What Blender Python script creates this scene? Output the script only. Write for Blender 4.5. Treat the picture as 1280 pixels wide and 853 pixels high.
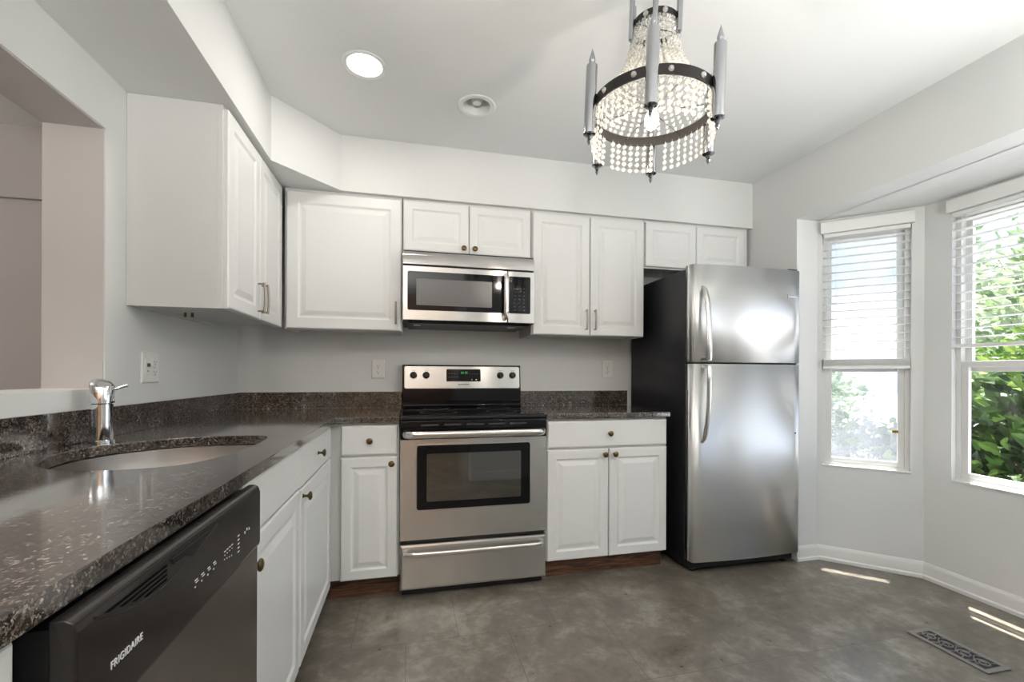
import bpy, bmesh, math, random
from mathutils import Vector, Matrix
from math import sin, cos, pi, radians
random.seed(7)
scene = bpy.context.scene
for o in list(bpy.data.objects): bpy.data.objects.remove(o)

# ------------------------------------------------------------ camera, world, light, exposure
CAM = (0.9927, -2.8943, 1.1284)
cam_data = bpy.data.cameras.new('camera')
cam = bpy.data.objects.new('camera', cam_data)
scene.collection.objects.link(cam)
cam_data.sensor_width = 36.0
cam_data.lens = 548.07 / 1280 * 36.0
cam_data.shift_y = (467.9 - 426.5) / 1280
cam_data.clip_start = 0.02
cam.matrix_world = Matrix.Translation(CAM) @ Matrix.Rotation(-0.2285, 4, 'Z') @ Matrix.Rotation(pi / 2, 4, 'X') @ Matrix.Rotation(0.0038, 4, 'Z')
scene.camera = cam
vs = scene.view_settings
vs.view_transform = 'Standard'; vs.look = 'None'; vs.exposure = 0.19; vs.gamma = 1.0
vs.use_curve_mapping = False

world = bpy.data.worlds.new('world'); scene.world = world
world.use_nodes = True
wn = world.node_tree.nodes; wl = world.node_tree.links
wn.clear()
wo = wn.new('ShaderNodeOutputWorld'); wb = wn.new('ShaderNodeBackground')
wt = wn.new('ShaderNodeTexCoord'); wsep = wn.new('ShaderNodeSeparateXYZ'); wr = wn.new('ShaderNodeValToRGB')
wnoise = wn.new('ShaderNodeTexNoise'); wnoise.inputs['Scale'].default_value = 3.0
wadd = wn.new('ShaderNodeMath'); wadd.operation = 'MULTIPLY_ADD'; wadd.inputs[1].default_value = 0.18; 
wl.new(wt.outputs['Generated'], wsep.inputs[0]); wl.new(wt.outputs['Generated'], wnoise.inputs['Vector'])
wl.new(wnoise.outputs['Fac'], wadd.inputs[0]); wl.new(wsep.outputs['Z'], wadd.inputs[2])
wl.new(wadd.outputs[0], wr.inputs[0])
wr.color_ramp.elements[0].position = 0.12; wr.color_ramp.elements[0].color = (0.62, 0.65, 0.70, 1)
wr.color_ramp.elements[1].position = 0.46; wr.color_ramp.elements[1].color = (0.27, 0.42, 0.66, 1)
wl.new(wr.outputs[0], wb.inputs['Color']); wb.inputs['Strength'].default_value = 2.4
wl.new(wb.outputs[0], wo.inputs['Surface'])

def lamp(name, kind, loc, energy, color=(1, 1, 1), size=0.1, size_y=None, rot=(0, 0, 0), spread=None):
    d = bpy.data.lights.new(name, kind); d.energy = energy; d.color = color
    if kind == 'AREA':
        d.size = size
        if size_y: d.shape = 'RECTANGLE'; d.size_y = size_y
        if spread: d.spread = spread
    elif kind in ('POINT', 'SPOT'): d.shadow_soft_size = size
    o = bpy.data.objects.new(name, d); scene.collection.objects.link(o); o.location = loc; o.rotation_euler = rot
    return o
sun = lamp('sun', 'SUN', (6, 2, 8), 22.0, (1.0, 0.97, 0.92))
sun.data.angle = 0.009
FILL_WATTS = 74       # base watts of the added fill uplighters behind the viewer
sun.rotation_euler = Vector((-0.123, -0.069, -0.575)).to_track_quat('-Z', 'Y').to_euler()
P0 = Vector((3.436, -0.686)); P1 = Vector((3.79, -1.03))
Q1 = Vector((3.79, -2.19)); Q0 = Vector((3.436, -2.534))
# ------------------------------------------------------------ materials
def new_mat(name):
    m = bpy.data.materials.new(name); m.use_nodes = True
    return m, m.node_tree.nodes, m.node_tree.links, m.node_tree.nodes['Principled BSDF']
def plain(name, col, rough=0.5, metal=0.0, spec=0.5, emit=None, es=0, trans=0, ior=1.45, alpha=1, coat=0, bump=None):
    m, n, l, b = new_mat(name)
    b.inputs['Base Color'].default_value = (*col, 1); b.inputs['Roughness'].default_value = rough
    b.inputs['Metallic'].default_value = metal; b.inputs['Specular IOR Level'].default_value = spec
    b.inputs['Transmission Weight'].default_value = trans; b.inputs['IOR'].default_value = ior
    b.inputs['Coat Weight'].default_value = coat; b.inputs['Coat Roughness'].default_value = 0.03
    if emit: b.inputs['Emission Color'].default_value = (*emit, 1); b.inputs['Emission Strength'].default_value = es
    t = n.new('ShaderNodeTexCoord'); x = n.new('ShaderNodeTexNoise')
    sc, st = bump or (60, 0.02)
    x.inputs['Scale'].default_value = sc; x.inputs['Detail'].default_value = 4
    l.new(t.outputs['Object'], x.inputs['Vector'])
    bp = n.new('ShaderNodeBump'); bp.inputs['Strength'].default_value = st; bp.inputs['Distance'].default_value = 0.002
    l.new(x.outputs['Fac'], bp.inputs['Height'])
    if st > 0: l.new(bp.outputs[0], b.inputs['Normal'])
    return m
M = {}
M['wall'] = plain('wall_paint', (0.715, 0.72, 0.707), 0.55, spec=0.3, bump=(180, 0.06))
M['ceiling'] = plain('ceiling_paint', (0.78, 0.785, 0.775), 0.7, spec=0.2, bump=(150, 0.05))
M['beige'] = plain('beige_wall_paint', (0.58, 0.545, 0.525), 0.6, spec=0.25, bump=(180, 0.06))
M['mauve'] = plain('mauve_wall_paint', (0.46, 0.43, 0.42), 0.6, spec=0.25, bump=(180, 0.06))
M['trim'] = plain('trim_paint', (0.78, 0.775, 0.76), 0.35)
M['cabinet'] = plain('cabinet_white', (0.75, 0.752, 0.738), 0.32, bump=(40, 0.01))
M['cabinet_in'] = plain('cabinet_box_white', (0.695, 0.698, 0.684), 0.45)
M['cab_under'] = plain('cabinet_underside', (0.60, 0.59, 0.56), 0.6)
M['brass'] = plain('antique_brass', (0.15, 0.105, 0.05), 0.32, metal=1)
M['pewter'] = plain('pewter_handle', (0.30, 0.27, 0.23), 0.3, metal=1)
M['chrome'] = plain('chrome', (0.82, 0.83, 0.85), 0.06, metal=1, bump=(5, 0.0))
M['satin'] = plain('satin_chrome_tube', (0.40, 0.41, 0.43), 0.12, metal=1, bump=(5, 0.0))
M['black_gloss'] = plain('black_glass', (0.006, 0.006, 0.008), 0.06, spec=0.35, bump=(5, 0.0))
M['black_plastic'] = plain('black_plastic', (0.012, 0.012, 0.013), 0.35)
M['black_side'] = plain('black_textured_metal', (0.014, 0.014, 0.018), 0.38, bump=(400, 0.08))
M['dw_panel'] = plain('dark_bronze_plastic', (0.016, 0.013, 0.012), 0.22)
M['micro_window'] = plain('microwave_window_mesh', (0.12, 0.115, 0.115), 0.2, spec=0.6, bump=(900, 0.1))
M['void'] = plain('black_recess', (0.001, 0.001, 0.001), 0.9, spec=0.1)
M['oven_window'] = plain('oven_window_glass', (0.012, 0.011, 0.008), 0.05, spec=1.0, coat=1.0, bump=(5, 0.0))
M['oven_window'].node_tree.nodes['Principled BSDF'].inputs['Coat IOR'].default_value = 2.1
M['print'] = plain('white_print', (0.75, 0.75, 0.75), 0.5)
M['dimprint'] = plain('grey_print', (0.07, 0.07, 0.08), 0.5)
M['green_digits'] = plain('green_clock_digits', (0.02, 0.2, 0.05), 0.5, emit=(0.15, 0.8, 0.2), es=0.10)
M['plate'] = plain('white_switch_plate', (0.80, 0.79, 0.77), 0.3)
M['slot'] = plain('dark_slot', (0.10, 0.10, 0.10), 0.6)
M['vent_metal'] = plain('vent_brushed_nickel', (0.30, 0.28, 0.26), 0.4, metal=0.7)
M['ring'] = plain('dark_bronze_ring', (0.03, 0.027, 0.026), 0.4, metal=0.6)
M['bulb'] = plain('glowing_bulb', (1, 1, 1), 0.3, emit=(1.0, 0.95, 0.88), es=14)
M['light_lens'] = plain('lit_light_lens', (1, 1, 1), 0.3, emit=(1.0, 0.97, 0.92), es=6)
M['cold_bulb'] = plain('unlit_bulb_glass', (0.75, 0.75, 0.73), 0.2)
M['wood_dark'] = None
M['blind'] = plain('white_blind_slat', (0.82, 0.82, 0.80), 0.4)
M['vinyl'] = plain('white_window_vinyl', (0.72, 0.72, 0.70), 0.35)
M['lockbrass'] = plain('gold_latch', (0.60, 0.38, 0.10), 0.25, metal=1)
M['rubber'] = plain('dark_gasket', (0.04, 0.04, 0.04), 0.6)
M['brownwall'] = plain('brown_hall_paint', (0.42, 0.26, 0.155), 0.5)
M['bark'] = plain('bark', (0.10, 0.07, 0.05), 0.9, bump=(30, 0.6))
M['grass'] = plain('pale_gravel', (0.42, 0.42, 0.42), 0.9, bump=(60, 0.8))

def mat_steel(name, col, rough, axis='x', str_=0.0):
    m, n, l, b = new_mat(name)
    b.inputs['Metallic'].default_value = 1.0
    t = n.new('ShaderNodeTexCoord'); mp = n.new('ShaderNodeMapping'); x = n.new('ShaderNodeTexNoise')
    mp.inputs['Scale'].default_value = (1.5, 1.5, 500) if axis == 'x' else (500, 500, 1.5)
    x.inputs['Scale'].default_value = 1.0; x.inputs['Detail'].default_value = 3
    l.new(t.outputs['Object'], mp.inputs[0]); l.new(mp.outputs[0], x.inputs['Vector'])
    b.inputs['Roughness'].default_value = rough
    cr = n.new('ShaderNodeValToRGB'); cr.color_ramp.elements[0].color = tuple(c*0.96 for c in col) + (1,); cr.color_ramp.elements[1].color = tuple(min(1, c*1.04) for c in col) + (1,)
    l.new(x.outputs['Fac'], cr.inputs[0]); l.new(cr.outputs[0], b.inputs['Base Color'])
    b.inputs['Anisotropic'].default_value = 0.9; b.inputs['Anisotropic Rotation'].default_value = 0.25
    tg = n.new('ShaderNodeTangent'); tg.direction_type = 'RADIAL'; tg.axis = 'Z'; l.new(tg.outputs[0], b.inputs['Tangent'])
    return m
M['steel'] = mat_steel('brushed_steel', (0.60, 0.59, 0.575), 0.24)
M['steel_fridge'] = mat_steel('fridge_steel', (0.80, 0.80, 0.795), 0.36)
M['steel_sink'] = plain('sink_steel', (0.42, 0.395, 0.37), 0.38, metal=1)
M['steel_handle'] = plain('handle_steel', (0.68, 0.67, 0.65), 0.2, metal=1)
M['steel_dark'] = mat_steel('dark_stainless', (0.30, 0.285, 0.27), 0.22)

def mat_granite():
    m, n, l, b = new_mat('dark_granite')
    t = n.new('ShaderNodeTexCoord')
    v = n.new('ShaderNodeTexVoronoi'); v.inputs['Scale'].default_value = 290
    d = n.new('ShaderNodeTexNoise'); d.inputs['Scale'].default_value = 90; d.inputs['Detail'].default_value = 8; d.inputs['Roughness'].default_value = 0.75
    big = n.new('ShaderNodeTexNoise'); big.inputs['Scale'].default_value = 9; big.inputs['Detail'].default_value = 4
    for q in (v, d, big): l.new(t.outputs['Object'], q.inputs['Vector'])
    ad = n.new('ShaderNodeVectorMath'); ad.operation = 'MULTIPLY_ADD'; ad.inputs[1].default_value = (0.025, 0.025, 0.025)
    l.new(d.outputs['Color'], ad.inputs[0]); l.new(t.outputs['Object'], ad.inputs[2]); l.new(ad.outputs[0], v.inputs['Vector'])
    sep = n.new('ShaderNodeSeparateColor'); l.new(v.outputs['Color'], sep.inputs[0])
    r = n.new('ShaderNodeValToRGB'); e = r.color_ramp.elements
    e[0].position = 0.0; e[0].color = (0.008, 0.008, 0.009, 1)
    e[1].position = 1.0; e[1].color = (0.62, 0.58, 0.54, 1)
    for p, c in ((0.38, (0.008, 0.007, 0.007, 1)), (0.52, (0.026, 0.020, 0.016, 1)), (0.68, (0.078, 0.060, 0.048, 1)), (0.84, (0.22, 0.185, 0.16, 1))):
        k = e.new(p); k.color = c
    mix = n.new('ShaderNodeMath'); mix.operation = 'MULTIPLY_ADD'; mix.inputs[1].default_value = 0.5
    mm = n.new('ShaderNodeMath'); mm.operation = 'MULTIPLY'; mm.inputs[1].default_value = 0.62
    l.new(sep.outputs[0], mm.inputs[0]); l.new(d.outputs['Fac'], mix.inputs[0]); l.new(mm.outputs[0], mix.inputs[2])
    sb = n.new('ShaderNodeMath'); sb.operation = 'MULTIPLY_ADD'; sb.inputs[1].default_value = 0.3
    l.new(big.outputs['Fac'], sb.inputs[0]); l.new(mix.outputs[0], sb.inputs[2])
    s2 = n.new('ShaderNodeMath'); s2.operation = 'SUBTRACT'; s2.inputs[1].default_value = 0.15
    l.new(sb.outputs[0], s2.inputs[0]); l.new(s2.outputs[0], r.inputs[0]); l.new(r.outputs[0], b.inputs['Base Color'])
    b.inputs['Roughness'].default_value = 0.10; b.inputs['Specular IOR Level'].default_value = 0.9
    b.inputs['Coat Weight'].default_value = 0.7; b.inputs['Coat Roughness'].default_value = 0.03
    fb = n.new('ShaderNodeTexNoise'); fb.inputs['Scale'].default_value = 170; fb.inputs['Detail'].default_value = 4; l.new(t.outputs['Object'], fb.inputs['Vector'])
    bp = n.new('ShaderNodeBump'); bp.inputs['Strength'].default_value = 0.12; bp.inputs['Distance'].default_value = 0.0006
    l.new(fb.outputs['Fac'], bp.inputs['Height']); l.new(bp.outputs[0], b.inputs['Normal']); l.new(bp.outputs[0], b.inputs['Coat Normal'])
    return m
M['granite'] = mat_granite()

def mat_floor():
    m, n, l, b = new_mat('vinyl_stone_tile')
    t = n.new('ShaderNodeTexCoord'); mp = n.new('ShaderNodeMapping'); mp.inputs['Location'].default_value = (-0.10, 1.43 + 0.42, 0)
    br = n.new('ShaderNodeTexBrick'); br.inputs['Scale'].default_value = 1.0
    br.inputs['Brick Width'].default_value = 0.44; br.inputs['Row Height'].default_value = 0.42
    br.inputs['Mortar Size'].default_value = 0.0013; br.inputs['Mortar Smooth'].default_value = 0.3; br.offset = 0.5
    br.inputs['Color1'].default_value = (0.0, 0, 0, 1); br.inputs['Color2'].default_value = (1, 1, 1, 1); br.inputs['Bias'].default_value = 0
    l.new(t.outputs['Object'], mp.inputs[0]); l.new(mp.outputs[0], br.inputs['Vector'])
    n1 = n.new('ShaderNodeTexNoise'); n1.inputs['Scale'].default_value = 4.5; n1.inputs['Detail'].default_value = 9; n1.inputs['Roughness'].default_value = 0.66; n1.inputs['Distortion'].default_value = 0.6
    n2 = n.new('ShaderNodeTexNoise'); n2.inputs['Scale'].default_value = 22; n2.inputs['Detail'].default_value = 8; n2.inputs['Roughness'].default_value = 0.7
    for q in (n1, n2): l.new(t.outputs['Object'], q.inputs['Vector'])
    a = n.new('ShaderNodeMath'); a.operation = 'MULTIPLY_ADD'; a.inputs[1].default_value = 0.4
    l.new(n2.outputs['Fac'], a.inputs[0]); 
    s = n.new('ShaderNodeMath'); s.operation = 'MULTIPLY'; s.inputs[1].default_value = 0.72; l.new(n1.outputs['Fac'], s.inputs[0]); l.new(s.outputs[0], a.inputs[2])
    r = n.new('ShaderNodeValToRGB'); e = r.color_ramp.elements
    e[0].position = 0.38; e[0].color = (0.090, 0.075, 0.057, 1); e[1].position = 0.74; e[1].color = (0.34, 0.31, 0.262, 1)
    k = e.new(0.56); k.color = (0.165, 0.143, 0.114, 1)
    l.new(a.outputs[0], r.inputs[0])
    tone = n.new('ShaderNodeMixRGB'); tone.blend_type = 'MULTIPLY'; tone.inputs[0].default_value = 0.10
    l.new(r.outputs[0], tone.inputs[1]); l.new(br.outputs['Color'], tone.inputs[2])
    g = n.new('ShaderNodeMixRGB'); g.inputs[2].default_value = (0.045, 0.038, 0.032, 1)
    gm = n.new('ShaderNodeMath'); gm.operation = 'MULTIPLY'; gm.inputs[1].default_value = 0.75
    l.new(br.outputs['Fac'], gm.inputs[0]); l.new(gm.outputs[0], g.inputs[0]); l.new(tone.outputs[0], g.inputs[1])
    l.new(g.outputs[0], b.inputs['Base Color'])
    rr = n.new('ShaderNodeMapRange'); rr.inputs['To Min'].default_value = 0.22; rr.inputs['To Max'].default_value = 0.38
    l.new(n2.outputs['Fac'], rr.inputs['Value']); l.new(rr.outputs[0], b.inputs['Roughness'])
    bp = n.new('ShaderNodeBump'); bp.inputs['Strength'].default_value = 0.12; bp.inputs['Distance'].default_value = 0.003
    l.new(n2.outputs['Fac'], bp.inputs['Height']); l.new(bp.outputs[0], b.inputs['Normal'])
    b.inputs['Specular IOR Level'].default_value = 0.75
    return m
M['floor'] = mat_floor()

def mat_wood():
    m, n, l, b = new_mat('stained_pine')
    t = n.new('ShaderNodeTexCoord'); mp = n.new('ShaderNodeMapping'); mp.inputs['Scale'].default_value = (3, 3, 34)
    x = n.new('ShaderNodeTexNoise'); x.inputs['Scale'].default_value = 2.2; x.inputs['Detail'].default_value = 6; x.inputs['Distortion'].default_value = 1.2
    l.new(t.outputs['Object'], mp.inputs[0]); l.new(mp.outputs[0], x.inputs['Vector'])
    r = n.new('ShaderNodeValToRGB'); r.color_ramp.elements[0].position = 0.38; r.color_ramp.elements[0].color = (0.035, 0.016, 0.009, 1)
    r.color_ramp.elements[1].position = 0.66; r.color_ramp.elements[1].color = (0.19, 0.085, 0.042, 1)
    l.new(x.outputs['Fac'], r.inputs[0]); l.new(r.outputs[0], b.inputs['Base Color']); b.inputs['Roughness'].default_value = 0.55
    return m
M['wood_dark'] = mat_wood()

def mat_pane(name, haze):
    m, n, l, b = new_mat(name); n.remove(b)
    out = n['Material Output']
    tr = n.new('ShaderNodeBsdfTransparent'); gl = n.new('ShaderNodeBsdfGlossy'); gl.inputs['Roughness'].default_value = 0.02
    mix = n.new('ShaderNodeMixShader')
    mix.inputs[0].default_value = 0.04; l.new(tr.outputs[0], mix.inputs[1]); l.new(gl.outputs[0], mix.inputs[2])
    last = mix.outputs[0]
    if haze > 0:
        tl = n.new('ShaderNodeBsdfTranslucent'); tl.inputs['Color'].default_value = (0.50, 0.51, 0.55, 1)
        x = n.new('ShaderNodeTexNoise'); x.inputs['Scale'].default_value = 5; x.inputs['Detail'].default_value = 6
        t = n.new('ShaderNodeTexCoord'); l.new(t.outputs['Object'], x.inputs['Vector'])
        mr = n.new('ShaderNodeMapRange'); mr.inputs['From Min'].default_value = 0.3; mr.inputs['From Max'].default_value = 0.7
        mr.inputs['To Min'].default_value = haze - 0.12; mr.inputs['To Max'].default_value = haze + 0.12
        l.new(x.outputs['Fac'], mr.inputs['Value'])
        m2 = n.new('ShaderNodeMixShader'); l.new(mr.outputs[0], m2.inputs[0]); l.new(last, m2.inputs[1]); l.new(tl.outputs[0], m2.inputs[2])
        last = m2.outputs[0]
    l.new(last, out.inputs['Surface'])
    return m
M['pane'] = mat_pane('window_glass', 0)
M['pane_haze'] = mat_pane('hazy_window_glass', 0.26)  # pane with an uneven translucent haze mixed in

def mat_leaf(name, c1, c2):
    m, n, l, b = new_mat(name)
    g = n.new('ShaderNodeNewGeometry'); r = n.new('ShaderNodeValToRGB')
    r.color_ramp.elements[0].color = (*c1, 1); r.color_ramp.elements[1].color = (*c2, 1)
    l.new(g.outputs['Random Per Island'], r.inputs[0]); l.new(r.outputs[0], b.inputs['Base Color'])
    b.inputs['Roughness'].default_value = 0.38
    tl = n.new('ShaderNodeBsdfTranslucent'); l.new(r.outputs[0], tl.inputs['Color'])
    mx = n.new('ShaderNodeMixShader'); mx.inputs[0].default_value = 0.35
    l.new(b.outputs[0], mx.inputs[1]); l.new(tl.outputs[0], mx.inputs[2]); l.new(mx.outputs[0], n['Material Output'].inputs['Surface'])
    return m
M['leaf_dark'] = mat_leaf('glossy_dark_leaf', (0.008, 0.028, 0.006), (0.085, 0.15, 0.03))
M['leaf_light'] = mat_leaf('fresh_light_leaf', (0.05, 0.12, 0.015), (0.26, 0.36, 0.07))
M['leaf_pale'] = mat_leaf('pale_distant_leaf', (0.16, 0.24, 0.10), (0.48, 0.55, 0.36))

def mat_crystal():
    m, n, l, b = new_mat('crystal_bead'); n.remove(b); out = n['Material Output']
    gl = n.new('ShaderNodeBsdfGlossy'); gl.inputs['Roughness'].default_value = 0.05
    tr = n.new('ShaderNodeBsdfTransparent'); tr.inputs['Color'].default_value = (0.93, 0.92, 0.88, 1)
    df = n.new('ShaderNodeBsdfTranslucent'); df.inputs['Color'].default_value = (0.95, 0.93, 0.86, 1)
    d2 = n.new('ShaderNodeBsdfDiffuse'); d2.inputs['Color'].default_value = (0.80, 0.78, 0.72, 1)
    lw = n.new('ShaderNodeLayerWeight'); lw.inputs['Blend'].default_value = 0.55
    a = n.new('ShaderNodeMixShader'); a.inputs[0].default_value = 0.5; l.new(df.outputs[0], a.inputs[1]); l.new(d2.outputs[0], a.inputs[2])
    c = n.new('ShaderNodeMixShader'); c.inputs[0].default_value = 0.55; l.new(tr.outputs[0], c.inputs[1]); l.new(a.outputs[0], c.inputs[2])
    d = n.new('ShaderNodeMixShader'); l.new(lw.outputs['Facing'], d.inputs[0]); l.new(c.outputs[0], d.inputs[1]); l.new(gl.outputs[0], d.inputs[2])
    l.new(d.outputs[0], out.inputs['Surface'])
    return m
M['crystal'] = mat_crystal()

# ------------------------------------------------------------ mesh helpers
class MB:
    def __init__(s): s.bm = bmesh.new()
    def box(s, x0, x1, y0, y1, z0, z1):
        v = [s.bm.verts.new(p) for p in ((x0,y0,z0),(x1,y0,z0),(x1,y1,z0),(x0,y1,z0),(x0,y0,z1),(x1,y0,z1),(x1,y1,z1),(x0,y1,z1))]
        for f in ((0,3,2,1),(4,5,6,7),(0,1,5,4),(1,2,6,5),(2,3,7,6),(3,0,4,7)): s.bm.faces.new([v[i] for i in f])
        return s
    def prism(s, poly, a0, a1, axis='z'):
        def P(p, a):
            return {'z': (p[0], p[1], a), 'x': (a, p[0], p[1]), 'y': (p[0], a, p[1])}[axis]
        lo = [s.bm.verts.new(P(p, a0)) for p in poly]; hi = [s.bm.verts.new(P(p, a1)) for p in poly]
        s.bm.faces.new(lo[::-1]); s.bm.faces.new(hi)
        n = len(poly)
        for i in range(n): s.bm.faces.new((lo[i], lo[(i+1) % n], hi[(i+1) % n], hi[i]))
        return s
    def lathe(s, prof, n=24, c=(0, 0, 0), axis='z', a0=0, a1=2*pi):
        rings = []
        full = abs(a1 - a0 - 2*pi) < 1e-6
        cnt = n if full else n + 1
        for r, h in prof:
            ring = []
            for i in range(cnt):
                a = a0 + (a1 - a0) * i / n
                x, y = max(r, 1e-5) * cos(a), max(r, 1e-5) * sin(a)
                p = {'z': (x, y, h), 'y': (x, h, y), 'x': (h, x, y)}[axis]
                ring.append(s.bm.verts.new((p[0]+c[0], p[1]+c[1], p[2]+c[2])))
            rings.append(ring)
        for a, b in zip(rings, rings[1:]):
            for i in range(n):
                j = (i + 1) % cnt
                s.bm.faces.new((a[i], a[j], b[j], b[i]))
        return s
    def tube(s, pts, r, n=10, flat=1.0, up=None, taper=None):
        pts = [Vector(p) for p in pts]; rings = []
        for i, p in enumerate(pts):
            t = (pts[min(i+1, len(pts)-1)] - pts[max(i-1, 0)]).normalized()
            u = Vector(up) if up else (Vector((0,0,1)) if abs(t.z) < 0.9 else Vector((1,0,0)))
            a = t.cross(u).normalized(); b = a.cross(t).normalized()
            rr = r * (taper[i] if taper else 1)
            rings.append([s.bm.verts.new(p + a*rr*cos(2*pi*k/n) + b*rr*flat*sin(2*pi*k/n)) for k in range(n)])
        for a, b in zip(rings, rings[1:]):
            for k in range(n): s.bm.faces.new((a[k], a[(k+1) % n], b[(k+1) % n], b[k]))
        s.bm.faces.new(rings[0][::-1]); s.bm.faces.new(rings[-1])
        return s
    def panel(s, x0, x1, z0, z1, yb, steps):
        """closed slab: back at yb, front built of nested rectangles (inset, y)"""
        def rect(i, y): return [s.bm.verts.new(p) for p in ((x0+i, y, z0+i), (x1-i, y, z0+i), (x1-i, y, z1-i), (x0+i, y, z1-i))]
        prev = rect(0, yb); s.bm.faces.new(prev)
        for i, y in steps:
            cur = rect(i, y)
            for k in range(4): s.bm.faces.new((prev[k], cur[k], cur[(k+1) % 4], prev[(k+1) % 4]))
            prev = cur
        s.bm.faces.new(prev[::-1])
        return s
    def ico(s, c, r, sub=1, sc=(1, 1, 1)):
        g = bmesh.ops.create_icosphere(s.bm, subdivisions=sub, radius=r)
        for v in g['verts']: v.co = Vector((v.co.x*sc[0]+c[0], v.co.y*sc[1]+c[1], v.co.z*sc[2]+c[2]))
        return s
    def build(s, name, mat, parent=None, loc=(0,0,0), rz=0, smooth=False, bevel=0, seg=2):
        bmesh.ops.recalc_face_normals(s.bm, faces=s.bm.faces)
        me = bpy.data.meshes.new(name); s.bm.to_mesh(me); s.bm.free()
        me.materials.append(mat)
        if smooth:
            for p in me.polygons: p.use_smooth = True
            me.set_sharp_from_angle(angle=radians(38))
        o = bpy.data.objects.new(name, me); scene.collection.objects.link(o)
        o.location = loc; o.rotation_euler = (0, 0, rz)
        if parent: o.parent = parent
        if bevel:
            m = o.modifiers.new('bevel', 'BEVEL'); m.width = bevel; m.segments = seg; m.limit_method = 'ANGLE'; m.angle_limit = radians(40)
            if smooth is False:
                for p in me.polygons: p.use_smooth = True
                w = o.modifiers.new('wn', 'WEIGHTED_NORMAL'); w.keep_sharp = False
        return o
def thing(name, label, cat, loc=(0,0,0), rz=0, group=None):
    o = bpy.data.objects.new(name, None); scene.collection.objects.link(o)
    o.location = loc; o.rotation_euler = (0, 0, rz); o.empty_display_size = 0.05
    o['label'] = label; o['category'] = cat
    if group: o['group'] = group
    return o
def tag(o, label, cat, group=None):
    o['label'] = label; o['category'] = cat
    if group: o['group'] = group
    return o
def struct(o): o['kind'] = 'structure'; return o
def bake(o):
    dg = bpy.context.evaluated_depsgraph_get()
    me = bpy.data.meshes.new_from_object(o.evaluated_get(dg)); o.modifiers.clear(); o.data = me
    return o
def cut(o, cutter):
    m = o.modifiers.new('cut', 'BOOLEAN'); m.operation = 'DIFFERENCE'; m.object = cutter; m.solver = 'EXACT'
    bpy.context.view_layer.update(); bake(o); bpy.data.objects.remove(cutter)
    return o
def writing(txt, size, mat, parent, name, loc, rot, ext=0.0004, sx=1):
    c = bpy.data.curves.new(name, 'FONT'); c.body = txt; c.size = size; c.extrude = ext; c.align_x = 'LEFT'; c.space_character = 1.10; c.offset = 0
    t = bpy.data.objects.new(name, c); scene.collection.objects.link(t)
    bpy.context.view_layer.update()
    me = bpy.data.meshes.new_from_object(t.evaluated_get(bpy.context.evaluated_depsgraph_get()))
    bpy.data.objects.remove(t)
    me.materials.clear(); me.materials.append(mat)
    o = bpy.data.objects.new(name, me); scene.collection.objects.link(o)
    o.parent = parent; o.location = loc; o.rotation_euler = rot; o.scale = (sx, 1, 1)
    return o

# ------------------------------------------------------------ room shell
ZC, ZS, ZB = 2.441, 2.134, 2.078
YR = -5.3
struct(MB().box(-3.2, 4.1, YR-0.1, 0.2, -0.12, 0).build('floor', M['floor']))
c = MB().box(-3.2, 3.43, YR-0.1, 0.2, ZC, ZC+0.12).build('ceiling', M['ceiling'])
for (x, y, r) in ((0.80, -0.932, 0.074), (1.307, -0.761, 0.070)):
    cut(c, MB().lathe([(0.0, ZC-0.05), (r, ZC-0.05), (r, ZC+0.2), (0.0, ZC+0.2)], 40, (x, y, 0)).build('cutter', M['ceiling']))
struct(c)
struct(MB().box(-0.17, 3.60, 0, 0.15, 0, ZC).build('wall_back', M['wall']))
w = MB()
w.box(-0.17, 0, -1.16, 0, 0, ZC).box(-0.17, 0, -3.4, -1.16, 0, 1.073).box(-0.17, 0, -3.4, -1.16, 1.944, ZC).box(-0.17, 0, -3.6, -3.4, 0, ZC)
struct(w.build('wall_left', M['wall']))
j = MB()   # painted lining of the pass-through
j.box(-0.172, -0.004, -1.164, -1.160, 1.073, 1.944).box(-0.172, -0.004, -3.4, -1.164, 1.940, 1.944).box(-0.172, -0.004, -3.40, -3.396, 1.073, 1.94)
struct(j.build('trim_1', M['beige']))
struct(MB().box(-0.175, 0.0, -3.396, -1.164, 1.073, 1.076).build('trim_2', M['trim']))
w = MB(); w.box(-3.2, -0.17, 0, 0.15, 0, ZC).box(-3.2, -0.17, -0.03, 0, 2.057, ZC).box(-3.2, -2.9, -0.015, 0, 0, 2.0)
struct(w.build('wall_dining', M['mauve']))
struct(MB().box(-3.2, -3.1, YR, 0, 0, ZC).build('wall_dining_side', M['mauve']))
w = MB().box(3.28, 3.436, -0.69, 0, 0, ZC).box(3.28, 3.436, -2.53, -0.69, ZB, ZC).box(3.28, 3.436, YR, -2.53, 0, ZC)
struct(w.build('wall_right', M['wall']))
# rear of the room: white wall, brown hall beyond its corner
struct(MB().box(1.75, 3.43, YR-0.1, YR, 0, ZC).build('wall_rear', M['wall']))
struct(MB().box(-3.2, 1.75, YR-0.1, YR-0.0, 0, ZC).build('wall_hall', M['brownwall']))
struct(MB().box(1.62, 3.43, -3.16, -3.02, 0, ZC).build('wall_behind', M['wall']))
struct(MB().box(1.62, 3.28, -3.02, -3.004, 0, 0.09).build('baseboard_rear', M['trim']))
# soffit above the cabinets with its diagonal corner
sx, sy = 0.350, -0.335
poly = [(0, 0), (0, -3.4), (sx, -3.4), (sx, -0.62), (0.62, sy), (3.28, sy), (3.28, 0)]
struct(MB().prism(poly, ZS, ZC).build('ceiling_soffit', M['wall']))
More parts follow.
